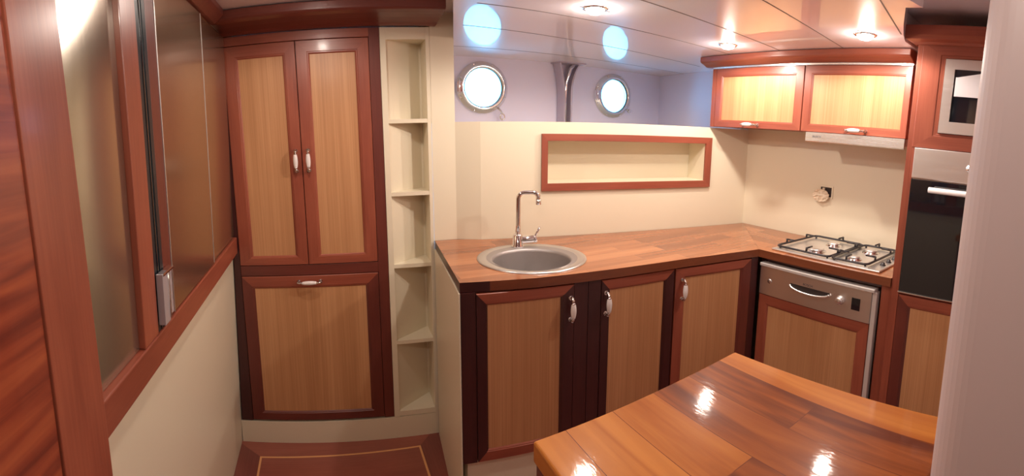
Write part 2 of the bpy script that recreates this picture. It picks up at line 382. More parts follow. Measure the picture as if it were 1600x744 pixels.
# hull side with two round openings
PH = [(.857, 1.757, .122), (1.752, 1.752, .122)]
hw = MB(); HD = .03
def hp(x, z, d=0): return (x, hull_y(x) + d, z)
cells = []
R1 = .150
xs = [-.60, PH[0][0] - R1, PH[0][0] + R1, PH[1][0] - R1, PH[1][0] + R1, 2.45]
for i in (0, 2, 4): quad(hw, [hp(xs[i], -.05), hp(xs[i + 1], -.05), hp(xs[i + 1], 2.1), hp(xs[i], 2.1)], M['hull'])
for (cx, cz, rr) in PH:
    quad(hw, [hp(cx - R1, -.05), hp(cx + R1, -.05), hp(cx + R1, cz - R1), hp(cx - R1, cz - R1)], M['hull'])
    quad(hw, [hp(cx - R1, cz + R1), hp(cx + R1, cz + R1), hp(cx + R1, 2.1), hp(cx - R1, 2.1)], M['hull'])
    n = 48; ri = []; ro = []; rb = []
    for k in range(n):
        a = 2*PI*k/n; ca, sa = math.cos(a), math.sin(a); m_ = max(abs(ca), abs(sa))
        ri.append(hp(cx + rr*ca, cz + rr*sa)); ro.append(hp(cx + R1*ca/m_, cz + R1*sa/m_)); rb.append(hp(cx + rr*ca, cz + rr*sa, HD))
    hw.add(ri + ro + rb, [(k, (k + 1) % n, n + (k + 1) % n, n + k) for k in range(n)] + [(k, (k + 1) % n, 2*n + (k + 1) % n, 2*n + k) for k in range(n)], M['hull'])
struct('wall_hull', hw)

# portholes: chromed ring with bolts, glass, hinge and latch
for i, (cx, cz, rr) in enumerate(PH):
    p = thing('porthole', ['round chrome porthole nearest the tall cabinet, its small latch hanging below', 'round chrome porthole nearest the wall cupboards'][i], 'porthole',
              (cx, hull_y(cx), cz), math.atan(.162/1.487), 'portholes in the hull side above the ledge')
    rg = MB(); ro_, ri_ = .150, .114
    rg.lathe([(ro_, 0), (ro_, -.008), (ro_ - .006, -.014), (ri_ + .022, -.017), (ri_ + .018, -.026), (ri_ + .004, -.030), (ri_ - .004, -.024), (ri_ - .004, .006), (ri_, .010), (ri_ + .004, .012)], (0, 0, 0), M['chrome'], 'Y', 56, caps=False)
    obj('ring', rg, p)
    for k in range(8):
        a = PI/8 + k*PI/4
        b_ = MB(); b_.lathe([(.0055, -.013), (.0055, -.018), (.003, -.0205), (0.0001, -.0205)], (.139*math.cos(a), 0, .139*math.sin(a)), M['chrome'], 'Y', 10, caps=False); obj('bolt', b_, p)
    g = MB(); g.lathe([(.0001, -.004), (ri_ - .004, -.004), (ri_ - .004, .002), (.0001, .002)], (0, 0, 0), M['pane'], 'Y', 48, caps=False, smooth=False); obj('glass', g, p)
    h = MB()
    h.box(-.155, -.125, -.034, -.004, -.03, .03, M['chrome']); h.tube([(-.142, -.030, -.04), (-.142, -.030, .04)], .008, M['chrome'], 10); obj('hinge', h, p, bevel=.003)
    h = MB()
    if i == 0:
        h.tube([(.078, -.025, -.112), (.090, -.040, -.130), (.098, -.045, -.150)], .006, M['chrome'], 8)
        h.tube([(.098 + .013*math.sin(a), -.045, -.166 + .017*math.cos(a)) for a in [2*PI*k/16 for k in range(17)]], .004, M['chrome'], 8, cap=False)
    else:
        h.tube([(.100, -.022, -.085), (.112, -.040, -.098)], .007, M['chrome'], 8); h.lathe([(.012, -.05), (.014, -.04), (.010, -.03)], (.112, 0, -.098), M['chrome'], 'Y', 12)
    obj('latch', h, p)

# curved hull rib between the portholes
rt = thing('hull_rib', 'curved lavender-painted metal rib standing between the two portholes', 'rib', (1.37, hull_y(1.37), LZ), math.atan(.162/1.487))
rb = MB(); N = 14; vs = []
ribp = plain('grey_lavender_paint', (.55, .48, .58), .25, .2, coat=.4)
for k in range(N + 1):
    t_ = k/N; z = (ZK - LZ)*t_; off = .055*max(0, (t_ - .45)/.55)**2
    xl, xr = -.038 - .035*max(0, (t_ - .35)/.65)**2.0, .030 + .055*max(0, (t_ - .5)/.5)**2.2
    vs.append((z, xl, xr))
fr = []; 
for (z, xl, xr) in vs: fr += [(xl, -.001, z), (xl, -.075, z), (xl + .012, -.075, z), (xl + .014, -.016, z), (xr - .012, -.016, z), (xr - .010, -.060, z), (xr, -.060, z), (xr, -.001, z)]
q = 8
rb.add(fr, [(i*q + k, i*q + (k + 1) % q, (i + 1)*q + (k + 1) % q, (i + 1)*q + k) for i in range(N) for k in range(q)], ribp, False)
obj('web', rb, rt, bevel=.003)
rp = MB(); rp.box(-.085, .095, -.10, -.001, ZK - LZ - .008, ZK - LZ, ribp); obj('top_plate', rp, rt)
rp = MB(); rp.tube([(-.004, -.035, .0), (-.006, -.036, .15), (-.002, -.040, .26), (.020, -.05, .34), (.05, -.05, .368)], .012, M['chrome'], 10); obj('pipe', rp, rt)

# ------------------------------------------------------------------ shared pieces
def handle(parent, x, z, y=0, vertical=True, L=.092, ends=None):
    """porcelain spindle between two chrome posts; local front is -y"""
    mb = MB(); h = L/2
    def P(u, d, v=0): return (x + (v if vertical else u), y - d, z + (u if vertical else v))
    for sgn in (-1, 1):
        mb.tube([P(sgn*h*.93, -.001), P(sgn*h*.93, .003)], .0085, M['chrome'], 12)
        mb.tube([P(sgn*h*.93, .002), P(sgn*h*.95, .014), P(sgn*h*.86, .024), P(sgn*h*.66, .026)], [.0042, .0048, .0052, .0048], M['chrome'], 10)
        mb.tube([P(sgn*h*.99, .010), P(sgn*h*1.0, .020)], [.006, .004], M['chrome'], 10)
        mb.tube([P(sgn*h*.68, .026), P(sgn*h*.60, .026)], [.0055, .0078], M['chrome'], 12)
    us = [-.62, -.5, -.3, -.1, .1, .3, .5, .62]
    mb.tube([P(h*u, .026) for u in us], [.0066 + .0034*(1 - (u/.62)**2) for u in us], M['porcelain'], 14)
    return obj('handle', mb, parent)
def framed_door(parent, x0, x1, z0, z1, w, y=0, mats=None, t=.018, name='door', panel=None, hnd=None, label=None):
    """w: frame widths left, right, bottom, top"""
    mats = mats or (M['mah_v'], M['mah_v'], M['mah_h'], M['mah_h'])
    wl, wr, wb, wt = w
    f = MB(); f.frame(x0, x1, z0, z1, wl, wr, wb, wt, y, t, *mats)
    d = obj(name, f, parent, label=label)
    p = MB(); p.box(x0 + wl - .001, x1 - wr + .001, y + .0068, y + .0135, z0 + wb - .001, z1 - wt + .001, panel or M['light']); obj('panel', p, d)
    if hnd: handle(d, *hnd)
    return d

# ------------------------------------------------------------------ tall cabinet beside the passage
rzA = math.atan2(-.033, .83)
OA = (-.40, 2.004, 0)
def cu(x): return (x + .40)/math.cos(rzA)
tc = thing('tall_cabinet', 'tall red-brown wooden cabinet with two long doors above one square drop-down door', 'cabinet', OA, rzA)
car = MB()
def lx(z): return cu(left_x(z)) + .004
car.prism_y([(lx(.118), .118), (cu(-.376), .118), (cu(-.376), 1.975), (lx(1.975), 1.975)], .002, .24, M['drk_v'])      # scribed stile against the leaning wall
car.box(cu(.219), cu(.262), .002, .24, .118, 1.975, M['mid_v'])
car.box(cu(-.376), cu(.219), .003, .24, .864, .914, M['mid_h'])
car.box(cu(-.376), cu(.219), .002, .24, 1.936, 1.975, M['mah_h'])
car.box(cu(-.376), cu(.219), .024, .24, .118, .864, M['drk_v']); car.box(cu(-.376), cu(.219), .024, .24, .914, 1.936, M['drk_v'])
obj('carcass', car, tc, bevel=.0012)
framed_door(tc, cu(-.374), cu(-.0785), .917, 1.933, (.060, .052, .045, .060), 0, (M['mah_v'], M['mah_v'], M['mah_h'], M['mah_h']), hnd=(cu(-.102), 1.405, 0, True, .10))
framed_door(tc, cu(-.0755), cu(.217), .917, 1.933, (.055, .056, .045, .060), 0, hnd=(cu(-.050), 1.405, 0, True, .10))
framed_door(tc, cu(-.374), cu(.217), .124, .861, (.055, .056, .046, .060), 0, (M['mid_v'], M['mid_v'], M['mid_h'], M['mah_h']), hnd=(cu(-.078), .834, 0, False, .10), name='drop_down_door')
# open shelf column
sc = thing('open_shelf_column', 'narrow cream column of five open compartments beside the tall cabinet', 'shelves', OA, rzA)
X0, X1, IL, IR = cu(.263), cu(.465), cu(.287), cu(.449)
s_ = MB()
bkx, bky = cu(.441), .130
s_.prism([(X0, 0), (IL, 0), (IL, .012), (bkx, bky), (IR, bky), (IR, 0), (X1, 0), (X1, .22), (X0, .22)], .114, 1.975, c)
obj('carcass', s_, sc, bevel=.001)
for zt in (.142, .512, .894, 1.239, 1.573):
    q_ = MB(); q_.prism([(IL - .004, .0015), (IR + .004, .0015), (IR + .004, bky + .004), (bkx, bky + .004), (IL - .004, .014)], zt - .018 if zt > .2 else .116, zt, c); obj('shelf', q_, sc)
q_ = MB(); q_.prism([(IL - .003, .001), (IR + .003, .001), (IR + .003, bky + .003), (bkx, bky + .003), (IL - .003, .013)], 1.922, 1.974, c); obj('top_rail', q_, sc)
# plinth under both
pl = MB(); pl.box(lx(0), cu(.465), .001, .05, 0, .113, c); ob = obj('trim_2', pl); ob.location = OA; ob.rotation_euler = (0, 0, rzA); ob['kind'] = 'structure'

# cornices
CORN = [(-.235, 2.036), (-.235, 2.006), (-.228, 1.998), (-.20, 1.992), (-.12, 1.990), (-.05, 1.984), (-.03, 1.977), (-.001, 1.977), (-.001, 2.036)]
def cornice(mb, prof, path, mat, closed=False):
    """sweep PROF (outwards -, z) along a plan PATH of (x, y) with outward normals to the left... mitred"""
    P = [Vector(p) for p in path]; rows = []
    for i, p in enumerate(P):
        d0 = (P[i] - P[i - 1]).normalized() if i else (P[1] - P[0]).normalized()
        d1 = (P[i + 1] - P[i]).normalized() if i < len(P) - 1 else d0
        n0, n1 = Vector((d0.y, -d0.x)), Vector((d1.y, -d1.x)); b = (n0 + n1); b = b/ b.length_squared*2 if b.length > 1e-6 else n0
        rows.append([(p.x + b.x*(-o), p.y + b.y*(-o), z) for o, z in prof])
    n = len(prof); vs = [v for r_ in rows for v in r_]
    fs = [(i*n + k, i*n + (k + 1) % n, (i + 1)*n + (k + 1) % n, (i + 1)*n + k) for i in range(len(P) - 1) for k in range(n)]
    fs += [tuple(range(n)), tuple(range(len(vs) - n, len(vs)))[::-1]]
    mb.add(vs, fs, mat)
cm = MB(); CP = [(o*.88, z) for o, z in CORN]
cornice(cm, CP, [(left_x(2.0) + .001, 2.002), (.490, 1.968)], M['mid_h'])
ob = obj('cornice', cm, bevel=.003); tag(ob, 'long dark red cornice moulding over the tall cabinet and open shelf column', 'cornice')
cm = MB(); CL = [(-.055, 2.038), (-.055, 2.015), (-.045, 2.004), (-.022, 1.985), (-.001, 1.980), (-.001, 2.038)]
cornice(cm, CL, [(left_x(2.0) + .002, .66), (left_x(2.0) + .002, 1.78)], M['mid_v'])
ob = obj('cornice', cm, bevel=.002); tag(ob, 'slim dark red moulding running above the bronze panels of the left wall', 'cornice')

# ------------------------------------------------------------------ left wall: wood frame with glossy bronze panels
mt = left_frame()
sp = thing('sliding_panel_screen', 'row of glossy bronze sliding panels in a red wood frame on the left wall', 'screen', mat=mt)
q_ = MB(); q_.box(.60, 1.988, -.026, -.001, .985, 1.062, M['mah_h']); obj('bottom_rail', q_, sp, bevel=.003)
q_ = MB(); q_.box(.885, .970, -.024, -.001, 1.063, 1.975, M['mah_v']); obj('stile', q_, sp, bevel=.002)
q_ = MB(); q_.box(.60, .884, -.010, -.001, 1.063, 1.975, M['bronze2']); obj('sliding_panel', q_, sp, label='grey bronze panel nearest the door')
q_ = MB(); q_.box(.971, 1.036, -.021, -.001, 1.063, 1.975, M['navy']); q_.box(.996, .999, -.0225, -.021, 1.063, 1.975, M['blackglass']); q_.box(1.012, 1.0135, -.0225, -.021, 1.063, 1.975, M['navy']); obj('gasket', q_, sp, label='dark blue gasket strip')
q_ = MB(); q_.box(1.037, 1.098, -.021, -.001, 1.066, 1.975, M['mid_v']); q_.box(1.101, 1.560, -.021, -.001, 1.066, 1.975, M['bronze']); q_.box(1.098, 1.101, -.0235, -.001, 1.066, 1.975, M['steel_v']); obj('sliding_panel', q_, sp, bevel=.0015)
q_ = MB(); q_.box(1.571, 1.985, -.014, -.001, 1.066, 1.975, M['bronze']); q_.box(1.566, 1.571, -.0215, -.014, 1.066, 1.975, M['steel_v']); obj('sliding_panel', q_, sp, bevel=.0015)
q_ = MB(); q_.box(.976, 1.014, -.040, -.0235, 1.082, 1.212, M['plastic']); q_.box(1.014, 1.062, -.033, -.0235, 1.085, 1.205, M['plastic']); q_.box(.980, 1.058, -.041, -.0235, 1.205, 1.212, M['chrome']); q_.tube([(1.013, -.040, 1.09), (1.013, -.040, 1.206)], .0035, M['chrome'], 8)
obj('latch', q_, sp, bevel=.002, label='clear grey plastic latch at the foot of the gasket')
q_ = MB(); q_.box(.60, 1.988, -.004, -.0005, .970, .985, M['white']); obj('bead', q_, sp)

# open wooden door close on the left
dr = bpy.data.objects.new('door_1', None); COL.objects.link(dr); dr['kind'] = 'structure'; dr.location = (-.362, 0, 0); dr.rotation_euler = (0, 0, PI/2)
q_ = MB(); q_.box(.516, .650, 0, .040, .01, 2.03, M['mah_v']); obj('stile', q_, dr, bevel=.002)
q_ = MB(); q_.box(-.18, -.05, 0, .040, .01, 2.03, M['mah_v']); obj('stile', q_, dr, bevel=.002)
q_ = MB(); q_.box(-.049, .5135, .004, .034, .01, 2.03, M['ribbon']); q_.box(.5130, .5165, .010, .034, .01, 2.03, M['dark']); obj('panel', q_, dr)

# ------------------------------------------------------------------ peninsula base cabinets
FP = [(.404, 1.378), (.840, 1.328), (1.2015, 1.292), (1.604, 1.206)]
def seg(i): a, b = FP[i], FP[i + 1]; return a, math.atan2(b[1] - a[1], b[0] - a[0]), math.hypot(b[0] - a[0], b[1] - a[1])
labels = ['base cabinet under the sink with dark stiles and one pale panelled door', 'middle base cabinet with white handle on its left stile',
          'base cabinet door next to the inner corner, with a bright red left stile']
base_specs = [
    # left post, door x0, x1, right post, frame widths, mats, handle x
    (.404, .454, .788, .840, (.037, .048, .045, .045), (M['drk_v'], M['drk_v'], M['mah_h'], M['mah_h']), .774),
    (.840, .889, 1.1995, 1.2015, (.036, .045, .045, .045), (M['drk_v'], M['drk_v'], M['mah_h'], M['mah_h']), .907),
    (1.2015, 1.2035, 1.567, 1.604, (.047, .055, .045, .045), (M['mah_v'], M['mid_v'], M['mah_h'], M['mah_h']), 1.235)]
for i, (xa, d0, d1, xb, ww, mm, hx) in enumerate(base_specs):
    a, rz, ln = seg(i)
    k = ln/(FP[i + 1][0] - FP[i][0]); U = lambda x: (x - xa)*k
    b = thing('base_cabinet', labels[i], 'cabinet', (a[0], a[1], 0), rz, 'base cabinets under the sink worktop')
    q_ = MB()
    if d0 - xa > .005: q_.box(U(xa) + .0012, U(d0) - .001, .003, .035, .312, .962, M['drk_v'])
    if xb - d1 > .005: q_.box(U(d1) + .001, U(xb) - .0012, .003, .035, .312, .962, M['drk_v'])
    q_.box(U(d0) - .001 + .0012*(d0 - xa < .005), U(d1) + .001 - .0012*(xb - d1 < .005), .020, .035, .312, .962, M['drk_v'])
    obj('carcass', q_, b)
    framed_door(b, U(d0) + .001, U(d1) - .001, .314, .957, ww, 0, mm, hnd=(U(hx), .866, 0, True, .088))
pl = MB(); pl.prism([(.426, 1.40), (.84, 1.352), (1.20, 1.316), (1.63, 1.226), (1.63, 1.28), (1.2, 1.37), (.84, 1.41), (.426, 1.46)], 0, .311, c); struct('trim_3', pl)

# worktop: two wings glued from planks, mitred at the inner corner
FE = [(.405, 1.388), (.655, 1.343), (.966, 1.308), (1.244, 1.276), (1.430, 1.240), (1.597, 1.204)]
wt = thing('worktop', 'glossy butcher-block worktop turning the corner from sink to hob', 'worktop', (0, 0, .9645))
SNK = (.728, 1.556)
q_ = MB(); ctr = []
outer = [(.464, 1.946), (.405, 1.388)] + FE[1:-1] + [(1.597, 1.204), (2.006, 1.638), (1.30, 1.787), (.664, 1.920), (.567, 1.9655), (.467, 1.969)]
# top and underside with a round cut-out for the bowl
n = 64; hole = [(SNK[0] + .178*math.cos(2*PI*k/n), SNK[1] + .178*math.sin(2*PI*k/n)) for k in range(n)]
def ray_poly(cx, cy, dx, dy, poly):
    best = None
    for i in range(len(poly)):
        x1, y1 = poly[i]; x2, y2 = poly[(i + 1) % len(poly)]; ex, ey = x2 - x1, y2 - y1; det = dx*(-ey) + ex*dy
        if abs(det) < 1e-12: continue
        t_ = ((x1 - cx)*(-ey) + ex*(y1 - cy))/det; u_ = (dx*(y1 - cy) - dy*(x1 - cx))/det
        if t_ > 0 and -1e-9 <= u_ <= 1 + 1e-9 and (best is None or t_ < best): best = t_
    return best
left_poly = [(.464, 1.946), (.405, 1.388), (.500, 1.3709), (.655, 1.343), (.966, 1.308), (1.00, 1.304), (1.00, 1.8497), (.664, 1.920), (.567, 1.9655), (.467, 1.969)]
angs = sorted(set([2*PI*k/n for k in range(n)] + [math.atan2(y - SNK[1], x - SNK[0]) % (2*PI) for x, y in left_poly]))
hi = [(SNK[0] + .178*math.cos(a), SNK[1] + .178*math.sin(a)) for a in angs]
ho = [(SNK[0] + ray_poly(*SNK, math.cos(a), math.sin(a), left_poly)*math.cos(a), SNK[1] + ray_poly(*SNK, math.cos(a), math.sin(a), left_poly)*math.sin(a)) for a in angs]
K = len(angs); T = .0355
for z_ in (0, T):
    q_.add([(x, y, z_) for x, y in hi + ho], [(k, (k + 1) % K, K + (k + 1) % K, K + k) for k in range(K)], M['counter_x'])
q_.add([(x, y, z_) for z_ in (0, T) for x, y in hi], [(k, (k + 1) % K, K + (k + 1) % K, K + k) for k in range(K)], M['counter_x'])
lp = left_poly; 
for i in range(len(lp)):
    if i == 5: continue
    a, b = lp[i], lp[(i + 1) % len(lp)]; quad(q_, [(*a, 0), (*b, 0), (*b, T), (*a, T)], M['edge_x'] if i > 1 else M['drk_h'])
rp_ = [(1.00, 1.304), (1.244, 1.276), (1.430, 1.240), (1.597, 1.204), (2.006, 1.638), (1.00, 1.8497)]
for z_ in (0, T): quad(q_, [(x, y, z_) for x, y in rp_], M['counter_x'])
for i in range(4 + 1):
    if i == 3: continue
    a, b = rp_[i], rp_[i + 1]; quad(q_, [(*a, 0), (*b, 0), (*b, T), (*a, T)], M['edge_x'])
obj('sink_wing', q_, wt)
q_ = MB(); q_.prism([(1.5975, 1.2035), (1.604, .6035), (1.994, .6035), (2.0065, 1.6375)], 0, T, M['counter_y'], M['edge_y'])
obj('hob_wing', q_, wt)

# sink with round bowl
sk = thing('sink', 'round stainless steel sink set into the worktop', 'sink', (SNK[0], SNK[1], 1.0))
q_ = MB(); q_.lathe([(.204, .0008), (.203, .004), (.196, .0065), (.178, .0050), (.170, .0035)], (.010, .012, 0), M['rim_steel'], 'Z', 64, caps=False)
# bowl opening sits slightly forward of the rim's centre
n = 64; vs = []
for (r_, z_, ox, oy) in [(.170, .0035, .010, .012), (.151, .0060, -.003, -.014), (.145, .0045, -.003, -.014), (.142, -.008, -.003, -.014), (.138, -.10, -.002, -.012), (.130, -.135, 0, -.010), (.09, -.148, 0, -.010), (.03, -.152, 0, -.010)]:
    vs += [(ox + r_*math.cos(2*PI*k/n), oy + r_*math.sin(2*PI*k/n), z_) for k in range(n)]
q_.add(vs, [(i*n + k, i*n + (k + 1) % n, (i + 1)*n + (k + 1) % n, (i + 1)*n + k) for i in range(7) for k in range(n)], M['bowl_steel'], True)
obj('bowl', q_, sk)
q_ = MB(); q_.lathe([(.032, -.1515), (.030, -.148), (.012, -.149), (.0001, -.150)], (0, -.010, 0), M['chrome'], 'Z', 24); obj('drain', q_, sk)
# mixer tap
tp = thing('mixer_tap', 'chrome mixer tap with tall squared spout behind the sink', 'tap', (.752, 1.731, 1.004))
q_ = MB(); q_.lathe([(.026, 0), (.026, .006), (.0215, .010), (.0205, .052), (.015, .060), (.0001, .061)], (0, 0, 0), M['chrome'], 'Z', 24); obj('base', q_, tp)
q_ = MB(); q_.tube([(0, 0, .055), (.001, 0, .10), (.002, 0, .215)] + [(.002 + .022*(1 - math.cos(a)), -.008*(1 - math.cos(a)), .215 + .028*math.sin(a)) for a in [PI/2*k/6 for k in range(1, 7)]]
                 + [(.050, -.016, .243)] + [(.056 + .020*math.sin(a), -.018 - .010*math.sin(a), .223 + .020*math.cos(a)) for a in [PI/2*k/6 for k in range(0, 7)]] + [(.0765, -.0285, .205)], .0095, M['chrome'], 14)
q_.tube([(.0765, -.0285, .212), (.0768, -.0287, .190)], .0115, M['chrome'], 16); obj('spout', q_, tp)
q_ = MB(); q_.tube([(.0, 0, .030), (.062, -.018, .034)], .017, M['chrome'], 20); q_.tube([(.062, -.018, .034), (.074, -.0215, .035)], [.0185, .0165], M['chrome'], 20); obj('body', q_, tp, bevel=.002)
q_ = MB(); q_.tube([(.066, -.02, .044), (.074, -.022, .062), (.086, -.025, .088)], [.005, .0045, .0052], M['chrome'], 10); obj('lever', q_, tp)

# frame of the recessed shelf
nf = thing('niche_frame', 'slim red wood frame around the recessed shelf in the cream wall', 'frame', (nx0, on_wall(nx0), 0), a_w)
cw = 1/math.cos(a_w); L0, L1 = -.026*cw, (nx1 - nx0 + .034)*cw
q_ = MB(); q_.frame(L0, L1, nz0 - .036, nz1 + .034, .026*cw + .001, .034*cw + .001, .036, .034, -.014, .013, M['mah_v'], M['mah_v'], M['mah_h'], M['mah_h'], flat=True); obj('frame_moulding', q_, nf)

# ------------------------------------------------------------------ hob run (fronts face -x)
XF = 1.622
rzB = -PI/2                                           # local x = -world y, local +y = +world x
def B(y): return 1.20 - y                             # along the run, from the inner corner
hb = thing('hob_base_cabinet', 'red wood base frame around the dishwasher below the hob', 'cabinet', (XF, 1.20, 0), rzB)
q_ = MB(); q_.box(B(1.200), B(1.1985), .0, .30, .10, .960, M['drk_v']); q_.box(B(.643), B(.6035), 0, .33, .10, .962, M['mah_v']); q_.box(B(1.198), B(.644), .012, .32, .944, .962, M['drk_h'])
q_.box(B(1.198), B(.6035), .05, .32, 0, .10, M['drk_h'])
obj('carcass', q_, hb)
dw = thing('dishwasher', 'built-in dishwasher with steel control strip above a pale wood door panel', 'dishwasher', (XF - .012, 1.193, 0), rzB)
def D(y): return 1.193 - y
q_ = MB(); q_.box(D(1.193), D(.668), .026, .30, .105, .935, M['steel_v']); obj('body', q_, dw)
# control strip, slightly bowed top
q_ = MB(); q_.box(D(1.193), D(.672), -.006, .024, .790, .928, M['steel']); obj('control_strip', q_, dw, bevel=.002)
q_ = MB(); q_.box(D(1.193), D(.660), -.014, .024, .926, .941, M['silver']); obj('top_edge', q_, dw, bevel=.003)
q_ = MB(); q_.box(D(.6705), D(.652), -.004, .024, .110, .928, M['silver']); obj('side_flange', q_, dw, bevel=.002, label='bright steel edge strip')
dd = framed_door(dw, D(1.193), D(.674), .112, .787, (.048, .050, .06, .052), -.002, (M['mah_v'], M['mah_v'], M['mah_h'], M['mah_h']))
q_ = MB(); u0, u1 = D(1.035), D(.850); cx_ = (u0 + u1)/2; hw_ = (u1 - u0)/2
top = [(cx_ + hw_*math.cos(a), .872 - .006*abs(math.cos(a)) ) for a in [PI, 0]]
pts = [(cx_ - hw_, .8785), (cx_ + hw_, .8785)] + [(cx_ + hw_*math.cos(a), .872 - .021*math.sin(a)) for a in [PI*k/12 for k in range(13)]]
q_.prism_y(pts, -.0075, -.004, M['dark']); obj('grip_recess', q_, dw)
q_ = MB(); q_.tube([(cx_ + hw_*math.cos(a), -.009 - .007*math.sin(a), .872 - .021*math.sin(a)) for a in [PI*k/16 for k in range(17)]], .0052, M['steel_bright'], 10); obj('grip', q_, dw)
q_ = MB(); q_.lathe([(.019, -.006), (.019, -.010), (.015, -.013), (.015, -.024), (.012, -.027), (.0001, -.027)], (D(.800), 0, .862), M['steel_bright'], 'Y', 24); obj('dial', q_, dw)
q_ = MB(); q_.box(D(.752), D(.716), -.0075, -.004, .834, .886, M['blackglass']); obj('display', q_, dw)
lettering('lettering', 'BOSCH', .014, M['ink'], dw, (D(.975), -.0064, .884))
q_ = MB(); q_.lathe([(.011, -.006), (.010, -.009), (.0001, -.009)], (D(1.140), 0, .86), M['steel'], 'Y', 20); obj('button', q_, dw)

# gas hob
HX0, HX1, HY0, HY1, HZ = 1.634, 1.984, .664, 1.166, 1.0
hob = thing('gas_hob', 'stainless steel gas hob with black pan grates on the short worktop wing', 'hob', ((HX0 + HX1)/2, (HY0 + HY1)/2, HZ))
hx, hy = (HX1 - HX0)/2, (HY1 - HY0)/2
q_ = MB(); q_.box(-hx, hx, -hy, hy, 0.0005, .010, M['hob_steel']); obj('top_plate', q_, hob, bevel=.004)
q_ = MB(); q_.box(-hx + .012, hx - .012, -hy + .055, hy - .012, .010, .0115, M['hob_steel']); obj('raised_tray', q_, hob, bevel=.0008)
def W(x, y): return (x - (HX0 + HX1)/2, y - (HY0 + HY1)/2)
for (bx_, by_, br_) in ((1.725, 1.000, .036), (1.885, 1.000, .028), (1.725, .815, .022), (1.885, .815, .030)):
    x, y = W(bx_, by_)
    q_ = MB(); q_.lathe([(br_ + .010, .0115), (br_ + .008, .015), (br_, .017), (br_, .021)], (x, y, 0), M['chrome'], 'Z', 28, caps=False)
    q_.lathe([(br_*.98, .021), (br_*.98, .025), (br_*.8, .028), (.0001, .0285)], (x, y, 0), M['hob_steel'], 'Z', 28, caps=False)
    obj('burner', q_, hob)
def grate(x0, x1, y0, y1, bs):
    g = MB(); z = .022; r_ = .0052; R_ = .022
    loop = []
    for (cx, cy, a0) in ((x1 - R_, y1 - R_, 0), (x0 + R_, y1 - R_, PI/2), (x0 + R_, y0 + R_, PI), (x1 - R_, y0 + R_, 1.5*PI)):
        loop += [(cx + R_*math.cos(a0 + PI/2*k/5), cy + R_*math.sin(a0 + PI/2*k/5), z) for k in range(6)]
    g.tube(loop + [loop[0]], r_, M['iron'], 8, cap=False)
    for (bx_, by_) in bs:
        for dx, dy in ((1, 0), (-1, 0), (0, 1), (0, -1)):
            ex = x1 if dx > 0 else x0 if dx < 0 else bx_; ey = y1 if dy > 0 else y0 if dy < 0 else by_
            if dx and abs(ex - bx_) > .12: continue
            L_ = math.hypot(ex - bx_, ey - by_)
            ix, iy = ex - dx*min(.042, L_ - .02), ey - dy*min(.042, L_ - .02)
            g.tube([(ex, ey, z), (ex, ey, z + .020)], .0045, M['iron'], 8)
            g.tube([(ex, ey, z + .018), (ix, iy, z + .018)], .0042, M['iron'], 8)
    for (cx, cy) in ((x0 + .012, y0 + .012), (x1 - .012, y0 + .012), (x0 + .012, y1 - .012), (x1 - .012, y1 - .012)): g.tube([(cx, cy, .011), (cx, cy, z)], .0045, M['iron'], 8)
    return obj('pan_grate', g, hob)
a = W(1.648, .895); b = W(1.968, 1.150); grate(a[0], b[0], a[1], b[1], [W(1.725, 1.000), W(1.885, 1.000)])
a = W(1.648, .725); b = W(1.968, .885); grate(a[0], b[0], a[1], b[1], [W(1.725, .815), W(1.885, .815)])
for kx in (1.665, 1.725, 1.785, 1.845):
    x, y = W(kx, .690); 
    if kx == 1.665: continue
    q_ = MB(); q_.lathe([(.012, .010), (.012, .012), (.0085, .014), (.0075, .022), (.0001, .023)], (x, y, 0), M['iron'], 'Z', 20); obj('knob', q_, hob)

# wall cupboards, crown and hood
XU = 1.755
def Uy(y): return 1.69 - y
ulabels = ['flap-door wall cupboard above the corner of the worktop', 'flap-door wall cupboard above the cooker hood']
for i, (ya, yb) in enumerate(((1.690, 1.1535), (1.1525, .6645))):
    uc = thing('wall_cupboard', ulabels[i], 'cupboard', (XU, 1.69, 0), rzB, 'flap-door cupboards over the hob run')
    q_ = MB(); q_.box(Uy(ya), Uy(yb), .019, .235, 1.562, 1.884, M['mah_v'])
    if i == 0: q_.box(Uy(ya), Uy(ya) + .024, .0, .019, 1.562, 1.884, M['mah_v'])
    obj('carcass', q_, uc)
    x0 = Uy(ya) + (.026 if i == 0 else .002)
    framed_door(uc, x0, Uy(yb) - .002, 1.563, 1.868, (.042, .045 if i == 0 else .030, .037, .044), 0, hnd=(Uy(1.430 if i == 0 else .880), 1.580, 0, False, .088), name='flap_door')
cr = thing('crown_moulding', 'red wood crown moulding with a bright metal strip above the wall cupboards', 'moulding', (XU, 1.73, 0), rzB)
q_ = MB(); prof = [(-.055, 1.928), (-.055, 1.904), (-.050, 1.897), (-.030, 1.890), (-.010, 1.880), (0, 1.878), (.20, 1.8845), (.20, 1.928)]
q_.prism_x(prof, 0, 1.73 - .662, M['mah_h']); obj('moulding', q_, cr, bevel=.003)
q_ = MB(); q_.box(.045, 1.73 - .6645, -.005, .0, 1.869, 1.8775, M['steel_bright']); obj('metal_strip', q_, cr)

hd = thing('cooker_hood', 'slim stainless cooker hood pulled out under the wall cupboard', 'hood', (1.745, 1.115, 0), rzB)
q_ = MB(); q_.box(0, .450, .006, .235, 1.530, 1.5605, M['steel']); obj('body', q_, hd)
q_ = MB(); q_.prism_x([(0, 1.560), (.0, 1.520), (.006, 1.516), (.012, 1.520), (.012, 1.560)], 0, .450, M['steel_bright']); obj('front_lip', q_, hd)
lettering('lettering', 'BOSCH', .013, M['ink'], hd, (.035, -.0006, 1.537))

